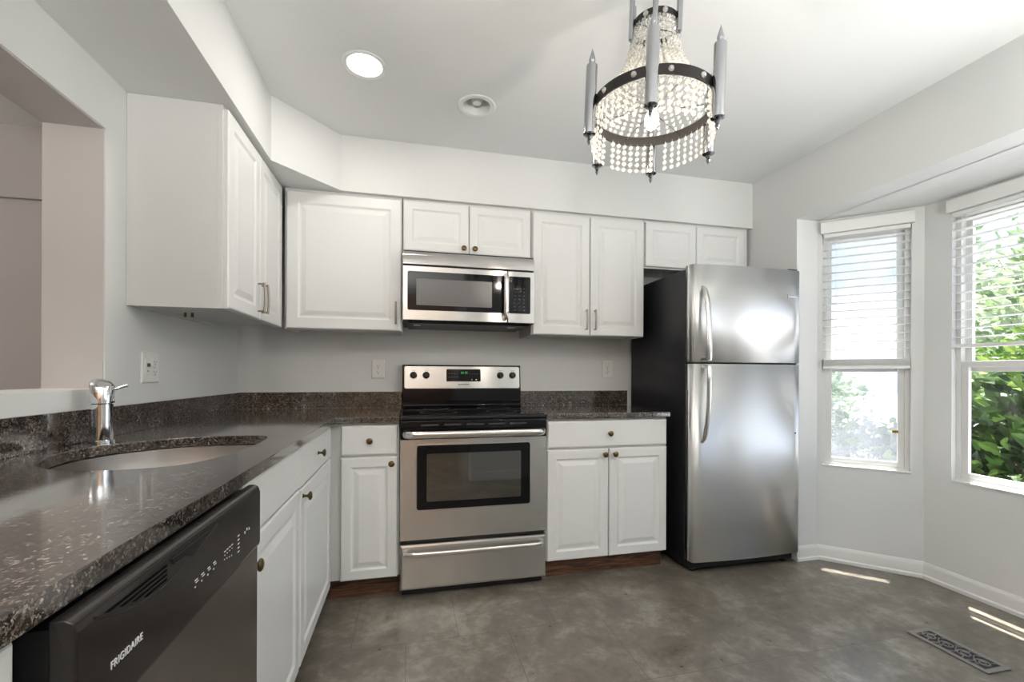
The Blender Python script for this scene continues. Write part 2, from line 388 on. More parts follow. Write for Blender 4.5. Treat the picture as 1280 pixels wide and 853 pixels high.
# bay
def bay_wall(name, p, q, th, op, z0=0.0, z1=2.4, ext0=0.0, ext1=0.0):
    d = (q - p); L = d.length; ang = math.atan2(d.y, d.x)
    s0, s1, a, b = op
    m = MB().box(-ext0, s0, 0, th, z0, z1).box(s1, L+ext1, 0, th, z0, z1).box(s0, s1, 0, th, z0, a).box(s0, s1, 0, th, b, z1)
    return struct(m.build(name, M['wall'], loc=(p.x, p.y, 0), rz=ang))
# local +y must point outward: walk so that outward is on the left of the direction
TH = 0.12
W1 = (0.026, 0.440, 0.575, 1.990)     # opening in the angled wall measured from P0
L1 = (P1 - P0).length
def rev(op, L): return (L - op[1], L - op[0], op[2], op[3])
bay_wall('wall_bay_left', P0, P1, TH, W1, ext0=0.0, ext1=0.045)
LF = (Q1 - P1).length
W2 = (0.128, 1.032, 0.568, 1.990)
bay_wall('wall_bay_front', P1, Q1, TH, W2, ext0=0.045, ext1=0.045)
bay_wall('wall_bay_right', Q1, Q0, TH, rev(W1, L1), ext0=0.045, ext1=0.0)
bp_ = [(3.43, P0.y+0.004), (P0.x, P0.y+0.004), (P1.x, P1.y), (Q1.x, Q1.y), (Q0.x, Q0.y), (3.43, Q0.y)]
struct(MB().prism(bp_, ZB, ZB+0.1).build('ceiling_bay', M['ceiling']))
struct(MB().prism([(3.44, -0.50), (3.62, -0.50), (3.98, -0.93), (3.98, -2.29), (3.62, -2.72), (3.44, -2.72)], 2.30, 2.42).build('roof_bay', M['trim']))
# baseboards
def baseboard(name, p, q, e0=0, e1=0):
    d = (q - p); L = d.length; ang = math.atan2(d.y, d.x)
    prof = [(0, 0), (-0.020, 0), (-0.020, 0.018), (-0.012, 0.024), (-0.012, 0.068), (-0.007, 0.080), (-0.004, 0.090), (0, 0.090)]
    return struct(MB().prism(prof, -e0, L+e1, 'x').build(name, M['trim'], loc=(p.x, p.y, 0), rz=ang, bevel=0.0015))
baseboard('baseboard_bay_return', P0 + Vector((0, -0.004)), Vector((3.278, P0.y-0.004)), 0, 0)
bpy.data.objects['baseboard_bay_return'].rotation_euler.z = 0
bpy.data.objects['baseboard_bay_return'].location = (3.278, P0.y-0.004, 0)
baseboard('baseboard_bay_left', P0, P1, 0, 0.006)
baseboard('baseboard_bay_front', P1, Q1, 0.006, 0)
baseboard('baseboard_bay_right', Q1, Q0)

# ------------------------------------------------------------ windows and blinds
def window(name, p, q, op, pane, lockz=None, rail=(1.150, 1.205)):
    """vinyl double-hung unit in the opening; local x runs along the wall, +y outward"""
    d = (q - p); L = d.length; ang = math.atan2(d.y, d.x)
    s0, s1, a, b = op
    o = thing(name, 'x', 'x', (p.x, p.y, 0), ang); del o['label']; del o['category']; struct(o)
    def frame(x0, x1, y0, y1, z0, z1, w, wb=None, wt=None):
        wb = wb or w; wt = wt or w
        return MB().box(x0, x0+w, y0, y1, z0, z1).box(x1-w, x1, y0, y1, z0, z1).box(x0+w, x1-w, y0, y1, z0, z0+wb).box(x0+w, x1-w, y0, y1, z1-wt, z1)
    frame(s0, s1, 0.030, 0.095, a, b, 0.022).build('window_frame', M['vinyl'], o, bevel=0.002)
    frame(s0+0.022, s1-0.022, 0.034, 0.056, a+0.022, rail[1], 0.030, 0.03, 0.03).build('lower_sash', M['vinyl'], o, bevel=0.002)
    frame(s0+0.022, s1-0.022, 0.060, 0.082, rail[0], b-0.022, 0.030, 0.03, 0.03).build('upper_sash', M['vinyl'], o, bevel=0.002)
    MB().box(s0+0.052, s1-0.052, 0.043, 0.047, a+0.052, rail[1]-0.03).build('lower_pane', pane, o)
    MB().box(s0+0.052, s1-0.052, 0.069, 0.073, rail[0]+0.03, b-0.052).build('upper_pane', pane, o)
    MB().box(s0, s1, -0.006, 0.031, a-0.001, a+0.010).build('window_sill', M['trim'], o, bevel=0.002)
    if lockz:
        x = s1 - 0.074
        MB().box(x-0.004, x+0.024, 0.024, 0.036, lockz-0.004, lockz+0.012).lathe([(0, 0.014), (0.007, 0.014), (0.007, 0.032), (0, 0.032)], 12, (x+0.016, 0, lockz+0.004), 'y').build('latch', M['lockbrass'], o)
    return o
window('window_1', P0, P1, W1, M['pane_haze'], 0.801)
window('window_2', P1, Q1, W2, M['pane'])
window('window_3', Q1, Q0, rev(W1, L1), M['pane'])

def blind(p, q, op, zlow, label, pitch=0.047, depth=0.046, stack=False):
    d = (q - p); L = d.length; ang = math.atan2(d.y, d.x)
    s0, s1, a, b = op
    o = thing('window_blind', label, 'window blind', (p.x, p.y, 0), ang, )
    v = MB().prism([(-0.030, b), (-0.030, b+0.066), (-0.022, b+0.070), (-0.001, b+0.070), (-0.001, b)], s0-0.010, s1+0.010, 'x')
    v.build('valance', M['blind'], o, bevel=0.002)
    MB().box(s0+0.006, s1-0.006, -0.010, 0.028, b-0.024, b-0.002).build('headrail', M['blind'], o, bevel=0.002)
    z = b - 0.05; k = 0
    zs = []
    while z > zlow + 0.03: zs.append(z); z -= pitch
    if stack:
        n = int((b - 0.9) / pitch) - len(zs)
        for i in range(8): zs.append(zlow + 0.010 + i*0.0048)
        zs = [q_ for q_ in zs if q_ < zlow+0.05 or q_ > zlow + 0.06]
    first = None
    for z in zs:
        if first is None:
            m = MB(); nx = 6
            prof = [(-depth/2 + depth*i/6, 0.0028*(1-((i-3)/3)**2)) for i in range(7)]
            prof = prof + [(y, h-0.0022) for y, h in prof[::-1]]
            m.prism([(y+0.006, h) for y, h in prof], s0+0.006, s1-0.006, 'x')
            first = m.build('slat', M['blind'], o, loc=(0, 0, z))
        else:
            c = first.copy(); scene.collection.objects.link(c); c.parent = o; c.location = (0, 0, z)
    MB().box(s0+0.006, s1-0.006, -0.015, 0.027, zlow-0.012, zlow+0.006).build('bottom_rail', M['blind'], o, bevel=0.003)
    nc = 2 if s1-s0 < 0.6 else 3
    for i in range(nc):
        x = s0 + 0.07 + (s1-s0-0.14)*i/(nc-1)
        MB().box(x-0.0006, x+0.0006, -0.0185, -0.0173, zlow, b-0.02).box(x-0.0006, x+0.0006, 0.0285, 0.0295, zlow, b-0.02).build('ladder_cord', M['blind'], o)
    return o
blind(P0, P1, W1, 1.180, 'narrow white slatted blind over the hazy window next to the refrigerator, half drawn', stack=True)
blind(P1, Q1, W2, 1.287, 'wide white slatted blind lowered halfway over the clear window showing green bushes')

# ------------------------------------------------------------ cabinets
def panel_door(w, h, parent, x, y, z, name='door', knob=None, pull=None, fr=0.058, kmat='brass'):
    m = MB().panel(0, w, 0, h, 0, [(0, -0.015), (0.004, -0.0195), (0.008, -0.020), (fr-0.004, -0.020), (fr, -0.0175), (fr+0.006, -0.0135), (fr+0.013, -0.0135), (fr+0.034, -0.0190), (fr+0.036, -0.0195)])
    d = m.build(name, M['cabinet'], parent, loc=(x, y, z))
    add_hw(d, w, h, knob, pull, kmat)
    return d
def slab(w, h, parent, x, y, z, name='drawer', knob=None):
    d = MB().panel(0, w, 0, h, 0, [(0, -0.014), (0.003, -0.0175), (0.008, -0.020)]).build(name, M['cabinet'], parent, loc=(x, y, z))
    add_hw(d, w, h, knob, None, 'brass')
    return d
def add_hw(d, w, h, knob, pull, kmat):
    if knob:
        kx, kz = knob
        prof = [(0.0, -0.020), (0.0075, -0.020), (0.0075, -0.022), (0.0045, -0.025), (0.0045, -0.034), (0.009, -0.038), (0.0150, -0.042), (0.0155, -0.045), (0.013, -0.048), (0.008, -0.0500), (0.0, -0.0505)]
        MB().lathe(prof, 20, (kx, 0, kz), 'y').build('knob', M[kmat], d, smooth=True)
    if pull:
        px, pz, pl = pull
        m = MB().tube([(px, -0.019, pz-pl/2+0.006), (px, -0.046, pz-pl/2+0.006)], 0.004, 8).tube([(px, -0.019, pz+pl/2-0.006), (px, -0.046, pz+pl/2-0.006)], 0.004, 8)
        m.tube([(px, -0.045, pz-pl/2), (px, -0.048, pz-pl/4), (px, -0.049, pz), (px, -0.048, pz+pl/4), (px, -0.045, pz+pl/2)], 0.0052, 10)
        m.build('handle', M['pewter'], d, smooth=True)
DF = 0.307      # front of a wall cabinet box
def wall_cab(label, x0, x1, z0, z1, doors, loc=None, rz=0, body_x0=None, d=DF, cat='cabinet', group=None):
    w = x1 - x0
    o = thing('wall_cabinet', label, cat, loc or (x0, 0, z0), rz, group)
    bx = (body_x0 - x0) if body_x0 is not None else 0
    MB().box(bx+0.001, w-0.001, -d+0.018, -0.001, 0.012, z1-z0-0.001).build('cabinet_box', M['cabinet_in'], o)
    h = z1 - z0
    f = MB().box(bx+0.001, w-0.001, -d, -d+0.018, 0, h-0.001)
    f.build('face_frame', M['cabinet_in'], o, bevel=0.001)
    MB().box(bx+0.001, bx+0.012, -d+0.018, -0.001, 0, 0.012).box(w-0.012, w-0.001, -d+0.018, -0.001, 0, 0.012).box(bx+0.012, w-0.012, -0.018, -0.001, 0, 0.012).build('bottom_rail', M['cabinet_in'], o)
    return o
ZU = 1.370
# corner cabinet
o = wall_cab('large single-door white wall cabinet in the corner left of the microwave', 0.330, 0.948, ZU, ZS, 1, body_x0=0.330)
panel_door(0.600, 0.742, o, 0.012, -DF, 0.002, pull=(0.571, 0.097, 0.128), fr=0.062)
# microwave cabinet
o = wall_cab('short two-door white cabinet with brass knobs directly above the microwave', 0.950, 1.710, 1.822, ZS, 2)
panel_door(0.370, 0.286, o, 0.006, -DF, 0.010, knob=(0.340, 0.028), fr=0.050)
panel_door(0.370, 0.286, o, 0.381, -DF, 0.010, knob=(0.030, 0.028), fr=0.050)
# tall pair right of microwave
o = wall_cab('tall two-door white wall cabinet between the microwave and the refrigerator', 1.712, 2.468, ZU, ZS, 2)
panel_door(0.369, 0.742, o, 0.007, -DF, 0.002, pull=(0.343, 0.097, 0.128), fr=0.056)
panel_door(0.369, 0.742, o, 0.382, -DF, 0.002, pull=(0.026, 0.097, 0.128), fr=0.056)
# over fridge
o = wall_cab('short two-door white cabinet above the refrigerator, partly hidden by it', 2.470, 3.260, 1.822, ZS, 2)
panel_door(0.370, 0.286, o, 0.006, -DF, 0.010, fr=0.050)
panel_door(0.370, 0.286, o, 0.381, -DF, 0.010, fr=0.050)
# left wall cabinet: rotated so its front looks to +x
o = wall_cab('two-door white wall cabinet on the left wall with exposed side panel beside the pass-through', 0, 0.722, ZU, ZS, 2, loc=(0, -1.052, ZU), rz=pi/2)
panel_door(0.352, 0.748, o, 0.006, -DF, 0.002, pull=(0.328, 0.097, 0.135), fr=0.056)
panel_door(0.350, 0.748, o, 0.362, -DF, 0.002, pull=(0.024, 0.097, 0.135), fr=0.056)
MB().tube([(0.2, -0.10, 0.004), (0.2, -0.10, -0.014)], 0.005, 8).tube([(0.2, -0.125, 0.004), (0.2, -0.125, -0.014)], 0.005, 8).build('cabinet_screw', M['brass'], o)

DB = 0.600
ZT = 0.884
def base_cab(label, w, loc, rz=0, kick=True, body_x0=0.0, zbox=ZT-0.002):
    o = thing('base_cabinet', label, 'cabinet', loc, rz)
    MB().box(body_x0+0.001, w-0.001, -DB+0.018, -0.001, 0.10, zbox).build('cabinet_box', M['cabinet_in'], o)
    MB().box(body_x0+0.001, w-0.001, -DB-0.008, -DB+0.018, 0.112, ZT-0.002).build('face_frame', M['cabinet_in'], o, bevel=0.001)
    if kick: MB().box(body_x0+0.001, w-0.001, -0.555, -0.54, 0.0, 0.10).build('toe_kick', M['wood_dark'], o)
    return o
yb = -DB - 0.008
ZD0, ZD1, ZR0, ZR1 = 0.112, 0.714, 0.725, 0.872
# right of range
o = base_cab('white base cabinet with one wide drawer over two doors, between stove and refrigerator', 0.737, (1.711, 0, 0))
slab(0.722, ZR1-ZR0, o, 0.008, yb, ZR0, knob=(0.361, 0.075))
panel_door(0.357, ZD1-ZD0, o, 0.008, yb, ZD0, knob=(0.330, 0.572), fr=0.052)
panel_door(0.359, ZD1-ZD0, o, 0.371, yb, ZD0, knob=(0.028, 0.572), fr=0.052)
# left of range (runs into the blind corner)
o = base_cab('narrow white base cabinet with small drawer and door, wedged left of the stove', 0.922, (0.02, 0, 0), body_x0=0.0)
slab(0.268, ZR1-ZR0, o, 0.645, yb, ZR0, knob=(0.136, 0.073))
panel_door(0.268, ZD1-ZD0, o, 0.645, yb, ZD0, knob=(0.240, 0.570), fr=0.050)
# left wall run
o = base_cab('white base cabinet under the counter corner with knobbed drawer over one door', 0.612, (0, -1.268, 0), pi/2, zbox=0.68)
slab(0.590, 0.146, o, 0.010, yb, 0.730, knob=(0.290, 0.073))
panel_door(0.590, 0.612, o, 0.010, yb, 0.112, knob=(0.030, 0.585), fr=0.055)
o = base_cab('white sink cabinet with blank drawer front and one door, right beside the dishwasher', 0.525, (0, -1.794, 0), pi/2, zbox=0.68)
slab(0.510, 0.140, o, 0.010, yb, 0.736, name='false_drawer_front')
panel_door(0.510, 0.618, o, 0.010, yb, 0.112, knob=(0.028, 0.565), fr=0.055)
o = base_cab('sliver of white base cabinet at bottom left, near side of the dishwasher', 0.520, (0, -2.888, 0), pi/2)
slab(0.505, 0.145, o, 0.005, yb, 0.727)
panel_door(0.505, 0.602, o, 0.005, yb, 0.112, fr=0.055)

# ------------------------------------------------------------ counters
ct = thing('countertop', 'long L-shaped dark granite countertop around the sink and corner up to the stove', 'countertop', (0, 0, ZT))
poly = [(0.001, -0.001), (0.001, -2.90), (0.643, -2.90), (0.643, -0.68), (0.648, -0.655), (0.672, -0.640), (0.942, -0.640), (0.942, -0.001)]
top = MB().prism(poly, 0, 0.030).build('worktop', M['granite'], ct)
hole = [(0.497,-1.232),(0.520,-1.258),(0.535,-1.34),(0.540,-1.45),(0.530,-1.57),(0.503,-1.675),(0.45,-1.735),(0.36,-1.755),(0.26,-1.735),(0.17,-1.68),(0.115,-1.59),(0.092,-1.49),(0.10,-1.40),(0.155,-1.315),(0.24,-1.245),(0.34,-1.222),(0.43,-1.222)]
cx_, cy_ = 0.32, -1.48
def smooth_loop(P, k=4):
    out = []; n = len(P)
    for i in range(n):
        p0, p1, p2, p3 = [Vector(P[(i+j) % n]) for j in (-1, 0, 1, 2)]
        for t in [a/k for a in range(k)]:
            out.append(tuple(0.5*((2*p1)+(-p0+p2)*t+(2*p0-5*p1+4*p2-p3)*t*t+(-p0+3*p1-3*p2+p3)*t**3)))
    return out
hole_s = smooth_loop(hole)
cutter = MB().prism(hole_s, ZT-0.1, ZT+0.1).build('cutter', M['granite'])
bpy.context.view_layer.update()
cut(top, cutter)
bv = top.modifiers.new('b', 'BEVEL'); bv.width = 0.003; bv.segments = 2; bv.limit_method = 'ANGLE'; bv.angle_limit = radians(50)
MB().box(0.001, 0.019, -2.90, -0.001, 0.0305, 0.130).build('backsplash', M['granite'], ct, bevel=0.0015)
MB().box(0.0195, 0.942, -0.019, -0.001, 0.0305, 0.130).build('backsplash', M['granite'], ct, bevel=0.0015)
# sink bowl
m = MB()
rings = []
for zz, k in ((-0.001, 1.04), (-0.003, 1.005), (-0.02, 1.0), (-0.15, 0.94), (-0.175, 0.85), (-0.185, 0.6), (-0.19, 0.12)):
    rings.append([m.bm.verts.new((cx_+(p[0]-cx_)*k, cy_+(p[1]-cy_)*k, zz)) for p in hole_s])
for a, b in zip(rings, rings[1:]):
    for i in range(len(a)): m.bm.faces.new((a[i], a[(i+1) % len(a)], b[(i+1) % len(a)], b[i]))
m.bm.faces.new(rings[-1])
sk = m.build('sink', M['steel_sink'], None, loc=(0, 0, ZT), smooth=True)
tag(sk, 'oval brushed steel undermount sink bowl sunk into the left granite counter', 'sink')
sm = sk.modifiers.new('s', 'SOLIDIFY'); sm.thickness = 0.0015; sm.offset = 1
MB().lathe([(0.0, -0.186), (0.04, -0.186), (0.042, -0.189), (0.03, -0.189), (0.0, -0.1885)], 24, (cx_, cy_, 0)).build('drain', M['chrome'], sk, smooth=True)
cr = thing('countertop', 'short dark granite countertop with backsplash between the stove and the refrigerator', 'countertop', (1.709, 0, ZT))
MB().box(0, 0.748, -0.640, -0.001, 0, 0.030).build('worktop', M['granite'], cr, bevel=0.003)
MB().box(0, 0.802, -0.019, -0.001, 0.0305, 0.130).build('backsplash', M['granite'], cr, bevel=0.0015)

# ------------------------------------------------------------ faucet
fx, fy = 0.073, -1.300
f = thing('faucet', 'chrome single-lever faucet with slanted round top behind the sink', 'faucet', (fx, fy, 0.914))
MB().lathe([(0, 0.0005), (0.031, 0.0005), (0.031, 0.006), (0.0265, 0.009), (0.0265, 0.118), (0, 0.118)], 40).build('body', M['chrome'], f, smooth=True)
m = MB(); n = 32; r = 0.0295
lo = [m.bm.verts.new((r*cos(2*pi*i/n), r*sin(2*pi*i/n), 0.121)) for i in range(n)]
mid = [m.bm.verts.new((r*cos(2*pi*i/n), r*sin(2*pi*i/n), 0.178 - 0.012*cos(2*pi*i/n + 0.6))) for i in range(n)]
tp = [m.bm.verts.new((0.85*r*cos(2*pi*i/n), 0.85*r*sin(2*pi*i/n), 0.184 - 0.011*cos(2*pi*i/n + 0.6))) for i in range(n)]
for a, b in ((lo, mid), (mid, tp)):
    for i in range(n): m.bm.faces.new((a[i], a[(i+1) % n], b[(i+1) % n], b[i]))
m.bm.faces.new(lo[::-1]); m.bm.faces.new(tp)
cap = m.build('lever_cap', M['chrome'], f, smooth=True)
MB().tube([(0.012, 0.024, 0.160), (0.028, 0.062, 0.172)], 0.0045, 12).ico((0.029, 0.064, 0.1727), 0.006, 2).build('lever', M['chrome'], cap, smooth=True)
MB().tube([(0.0, 0, 0.118), (0.0, 0, 0.122)], 0.024, 24).build('gasket', M['rubber'], f)

# ------------------------------------------------------------ dishwasher
dw = thing('dishwasher', 'dark dishwasher with black control panel under the left counter', 'dishwasher', (0, -2.362, 0), pi/2)
DWW = 0.560; F = -0.662
MB().box(0.006, DWW-0.006, -0.58, -0.01, 0.09, 0.68).build('tub', M['black_plastic'], dw)
MB().box(0.004, DWW-0.002, F+0.012, -0.585, 0.112, 0.868).build('door_core', M['black_plastic'], dw)
MB().box(0.002, DWW-0.001, F+0.002, F+0.014, 0.118, 0.744).build('door_panel', M['steel_dark'], dw, bevel=0.003)
p = MB()
prof = [(F+0.022, 0.740), (F-0.001, 0.742), (F-0.003, 0.750), (F-0.003, 0.862), (F+0.001, 0.874), (F+0.008, 0.878), (F+0.022, 0.878)]
cp = p.prism(prof, 0.0, DWW, 'x').build('control_panel', M['dw_panel'], dw, bevel=0.0025)
pc = MB().prism([(0.185, 0.80), (0.215, 0.792), (0.30, 0.790), (0.385, 0.806), (0.435, 0.842), (0.175+0.09, 0.842), (0.12, 0.842)], F-0.0008, F+0.02, 'y').build('cutter', M['dw_panel'], dw)
bpy.context.view_layer.update()
pc2 = pc
h = MB().prism([(0.178, 0.8655), (0.184, 0.8560), (0.215, 0.8545), (0.236, 0.8450), (0.262, 0.8500), (0.296, 0.8655)], F-0.0055, F-0.0005, 'y').build('latch_handle', M['black_gloss'], cp, bevel=0.001)
bpy.data.objects.remove(pc2)
m = MB()
for i in range(4):
    z = 0.8625 - i*0.0062
    m.prism([(0.042+i*0.024, z), (0.048+i*0.024, z-0.0028), (0.168, z-0.0028), (0.168, z)], F-0.0036, F-0.0028, 'y')
m.build('vent_slots', M['void'], cp)
# swoosh ridge beneath the latch
pts = [(0.028 + 0.302*t, F-0.0028, 0.8645 - 0.0285*sin(pi*t**0.85)) for t in [i/24 for i in range(25)]]
MB().tube(pts, 0.0016, 6).build('recess_rim', M['dw_panel'], cp, smooth=True)
writing('FRIGIDAIRE', 0.0128, M['print'], cp, 'brand_lettering', (0.051, F-0.0034, 0.7925), (pi/2, 0, 0), sx=0.86)
m = MB()
y0_, y1_ = F-0.0036, F-0.003
for i in range(4):
    x = 0.250 + i*0.022
    m.box(x, x+0.009, y0_, y1_, 0.8010, 0.8025).box(x+0.003, x+0.012, y0_, y1_, 0.7970, 0.7982).box(x, x+0.003, y0_, y1_, 0.7905, 0.7925)
for i in range(4):
    x = 0.362 + i*0.011
    m.box(x, x+0.006, y0_, y1_, 0.8020, 0.8035).box(x+0.001, x+0.003, y0_, y1_, 0.7955, 0.7970)
    m.box(x, x+0.0015, y0_, y1_, 0.788-0.002*i, 0.790-0.002*i)
for i in range(5): m.box(0.426, 0.434, y0_, y1_, 0.776+i*0.0078, 0.778+i*0.0078)
for i in range(3): m.box(0.462+i*0.012, 0.465+i*0.012, y0_, y1_, 0.800+0.003*(i % 2), 0.805+0.003*(i % 2))
m.build('button_markings', M['print'], cp)
MB().box(0.01, DWW-0.01, -0.555, -0.54, 0.0, 0.088).build('toe_kick', M['black_plastic'], dw)

# ------------------------------------------------------------ range
rg = thing('stove', 'stainless steel freestanding electric stove with black glass cooktop', 'stove', (0.946, 0, 0))
RW = 0.760
MB().box(0.003, RW-0.003, -0.615, -0.012, 0.03, 0.895).build('body', M['black_side'], rg)
MB().box(0.0, RW, -0.640, -0.07, 0.896, 0.912).build('cooktop_frame', M['black_plastic'], rg, bevel=0.003)
ck = MB().box(0.006, RW-0.006, -0.634, -0.075, 0.912, 0.918).build('cooktop', M['black_gloss'], rg, bevel=0.002)
for (x, y, r) in ((0.20, -0.47, 0.10), (0.55, -0.47, 0.085), (0.20, -0.22, 0.075), (0.55, -0.22, 0.10)):
    MB().lathe([(r, 0.9181), (r, 0.9184), (r-0.002, 0.9184), (r-0.002, 0.9181)], 48, (x, y, 0)).build('burner_ring', M['dimprint'], ck)
MB().prism([(-0.612, 0.80), (-0.648, 0.80), (-0.652, 0.87), (-0.650, 0.890), (-0.640, 0.895), (-0.612, 0.895)], 0.001, RW-0.001, 'x').build('front_trim', M['black_gloss'], rg, bevel=0.002)
m = MB()
for i in range(5): m.box(0.10+i*0.115, 0.19+i*0.115, -0.653, -0.650, 0.866, 0.874)
m.build('vent_slots', M['rubber'], rg)
# oven door
od = MB().panel(0.0, RW, 0.292, 0.800, -0.617, [(0, -0.645), (0.003, -0.650)]).build('oven_door', M['steel'], rg)
# window
wx0, wx1, wz0, wz1 = 0.082, 0.668, 0.445, 0.768
def rrect(x0, x1, z0, z1, r, n=5):
    out = []
    for cx, cz, a in ((x1-r, z1-r, 0), (x0+r, z1-r, pi/2), (x0+r, z0+r, pi), (x1-r, z0+r, 3*pi/2)):
        for i in range(n+1): out.append((cx + r*cos(a+pi/2*i/n), cz + r*sin(a+pi/2*i/n)))
    return out
MB().prism(rrect(wx0-0.006, wx1+0.006, wz0-0.006, wz1+0.006, 0.016), -0.6525, -0.649, 'y').build('window_bezel', M['steel_handle'], od, bevel=0.001)
wf = MB().prism(rrect(wx0, wx1, wz0, wz1, 0.012), -0.6545, -0.652, 'y').build('window_border', M['black_gloss'], od)
MB().prism(rrect(wx0+0.048, wx1-0.050, wz0+0.040, wz1-0.042, 0.008), -0.6555, -0.654, 'y').build('window_glass', M['oven_window'], wf)
def bar_handle(parent, x0, x1, y, out, z, r, fl, name='handle', mat='steel_handle'):
    pts = []; n = 8
    L = 0.055
    for i in range(n+1):
        t = i/n; pts.append((x0 + L*(1-cos(t*pi/2)), y - out*sin(t*pi/2), z))
    for i in range(1, 9): pts.append((x0+L + (x1-x0-2*L)*i/9, y-out-0.004*sin(pi*i/9), z))
    for i in range(n+1):
        t = 1-i/n; pts.append((x1 - L*(1-cos(t*pi/2)), y - out*sin(t*pi/2), z))
    return MB().tube(pts, r, 14, fl, up=(0, 0, 1)).build(name, M[mat], parent, smooth=True)
bar_handle(od, 0.020, 0.742, -0.650, 0.045, 0.826, 0.010, 1.75)
dr = MB().panel(0.0, RW, 0.045, 0.272, -0.612, [(0, -0.640), (0.003, -0.645), (0.012, -0.648)]).build('storage_drawer', M['steel'], rg)
bar_handle(dr, 0.022, 0.738, -0.646, 0.036, 0.232, 0.0085, 1.5)
MB().box(0.01, RW-0.01, -0.60, -0.05, 0.004, 0.044).build('base_plinth', M['black_plastic'], rg)
MB().box(0.004, RW-0.004, -0.616, -0.60, 0.27, 0.295).build('gap_shadow_strip', M['rubber'], rg)
MB().lathe([(0, -0.6515), (0.006, -0.6515), (0.006, -0.649), (0, -0.649)], 12, (0.62, 0, 0.325), 'y').build('badge', M['steel_handle'], od)
# backguard
bg = MB().prism([(-0.012, 0.90), (-0.100, 0.915), (-0.086, 0.93), (-0.088, 1.02), (-0.085, 1.028), (-0.070, 1.185), (-0.012, 1.185)], 0.0, RW, 'x').build('backguard', M['black_gloss'], rg, bevel=0.004)
fp = MB().prism(rrect(0.012, RW-0.010, 0.0, 0.140, 0.012), -0.004, 0.0, 'y').build('control_panel', M['steel'], bg, loc=(0, -0.0845, 1.036), bevel=0.0008)
fp.rotation_euler = (-radians(5), 0, 0)
dp = MB().prism(rrect(0.272, 0.492, 0.044, 0.122, 0.006), -0.006, -0.0035, 'y').build('display', M['black_gloss'], fp)
m = MB()
for i in range(4): m.box(0.365+i*0.010+(0.004 if i > 1 else 0), 0.372+i*0.010+(0.004 if i > 1 else 0), -0.0066, -0.006, 0.093, 0.107)
m.build('clock_digits', M['green_digits'], dp)
m = MB()
for i in range(4):
    for k in range(2): m.box(0.285+i*0.017, 0.295+i*0.017, -0.0064, -0.006, 0.070+k*0.022, 0.073+k*0.022)
for i in range(4): m.box(0.415+i*0.017, 0.424+i*0.017, -0.0064, -0.006, 0.092, 0.095)
m.build('button_markings', M['dimprint'], dp)
MB().box(0.432, 0.438, -0.0066, -0.006, 0.052, 0.058).box(0.458, 0.468, -0.0066, -0.006, 0.052, 0.058).build('start_buttons', M['print'], dp)
for x in (0.068, 0.146, 0.622, 0.704):
    k = MB().lathe([(0, -0.004), (0.022, -0.004), (0.021, -0.014), (0.018, -0.018), (0.0165, -0.030), (0.012, -0.034), (0, -0.034)], 28, (x, 0, 0.084), 'y').build('knob', M['black_plastic'], fp, smooth=True)
    MB().box(x-0.0035, x+0.0035, -0.038, -0.033, 0.070, 0.100).box(x-0.0012, x+0.0012, -0.0385, -0.038, 0.090, 0.099).build('knob_grip', M['black_plastic'], k)
m = MB()
for x in (0.068, 0.146, 0.622, 0.704): m.box(x-0.012, x+0.012, -0.0043, -0.004, 0.113, 0.115)
m.box(0.345, 0.42, -0.0043, -0.004, 0.022, 0.026)
m.build('panel_print', M['dimprint'], fp)

# ------------------------------------------------------------ microwave
mw = thing('microwave', 'stainless steel over-the-range microwave with black glass door under the short cabinet', 'microwave', (0.951, 0, 1.412))
MWW = 0.756; MF = -0.405
MB().box(0.002, MWW-0.002, -0.385, -0.002, 0.012, 0.406).build('body', M['black_side'], mw, bevel=0.002)
MB().prism([(-0.02, 0.0), (-0.375, 0.0), (-0.385, 0.012), (-0.02, 0.012)], 0.03, MWW-0.03, 'x').build('underside_panel', M['black_plastic'], mw)
MB().prism([(-0.386, 0.324), (MF, 0.324), (MF-0.002, 0.330), (MF+0.004, 0.372), (-0.389, 0.396), (-0.386, 0.400)], 0.0, MWW, 'x').build('vent_panel', M['steel'], mw, bevel=0.002)
dd = MB().panel(0.0, 0.592, 0.014, 0.317, -0.386, [(0, MF+0.004), (0.003, MF)]).build('door', M['steel'], mw)
bd = MB().prism(rrect(0.026, 0.588, 0.070, 0.286, 0.010), MF-0.0012, MF+0.001, 'y').build('window_border', M['black_gloss'], dd)
MB().prism(rrect(0.074, 0.500, 0.098, 0.246, 0.004), MF-0.002, MF-0.001, 'y').build('window_glass', M['micro_window'], bd)
cpn = MB().panel(0.595, MWW, 0.014, 0.317, -0.386, [(0, MF+0.004), (0.003, MF)]).build('control_surround', M['steel'], mw)
kp = MB().prism(rrect(0.600, MWW-0.026, 0.070, 0.286, 0.008), MF-0.0012, MF+0.001, 'y').build('keypad', M['black_gloss'], cpn)
m = MB()
for r_ in range(7):
    for c_ in range(3):
        x = 0.630+c_*0.028; z = 0.088+r_*0.021
        m.box(x, x+0.010, MF-0.0016, MF-0.0011, z, z+0.004)
m.build('key_markings', M['dimprint'], kp)
# vertical handle
pts = [(0.578, MF, 0.288)] + [(0.578, MF-0.036-0.006*sin(pi*i/10), 0.283-0.232*i/10) for i in range(11)] + [(0.578, MF, 0.044)]
MB().tube(pts, 0.013, 14, 1.25).build('handle', M['steel_handle'], dd, smooth=True)
MB().lathe([(0, MF-0.012), (0.012, MF-0.012), (0.012, MF), (0, MF)], 16, (0.578, 0, 0.048), 'y').build('handle_mount', M['black_plastic'], dd, smooth=True)
MB().box(0.06, 0.10, -0.30, -0.26, -0.004, 0.001).box(0.62, 0.66, -0.30, -0.26, -0.004, 0.001).build('cooktop_lamp', M['cold_bulb'], mw)

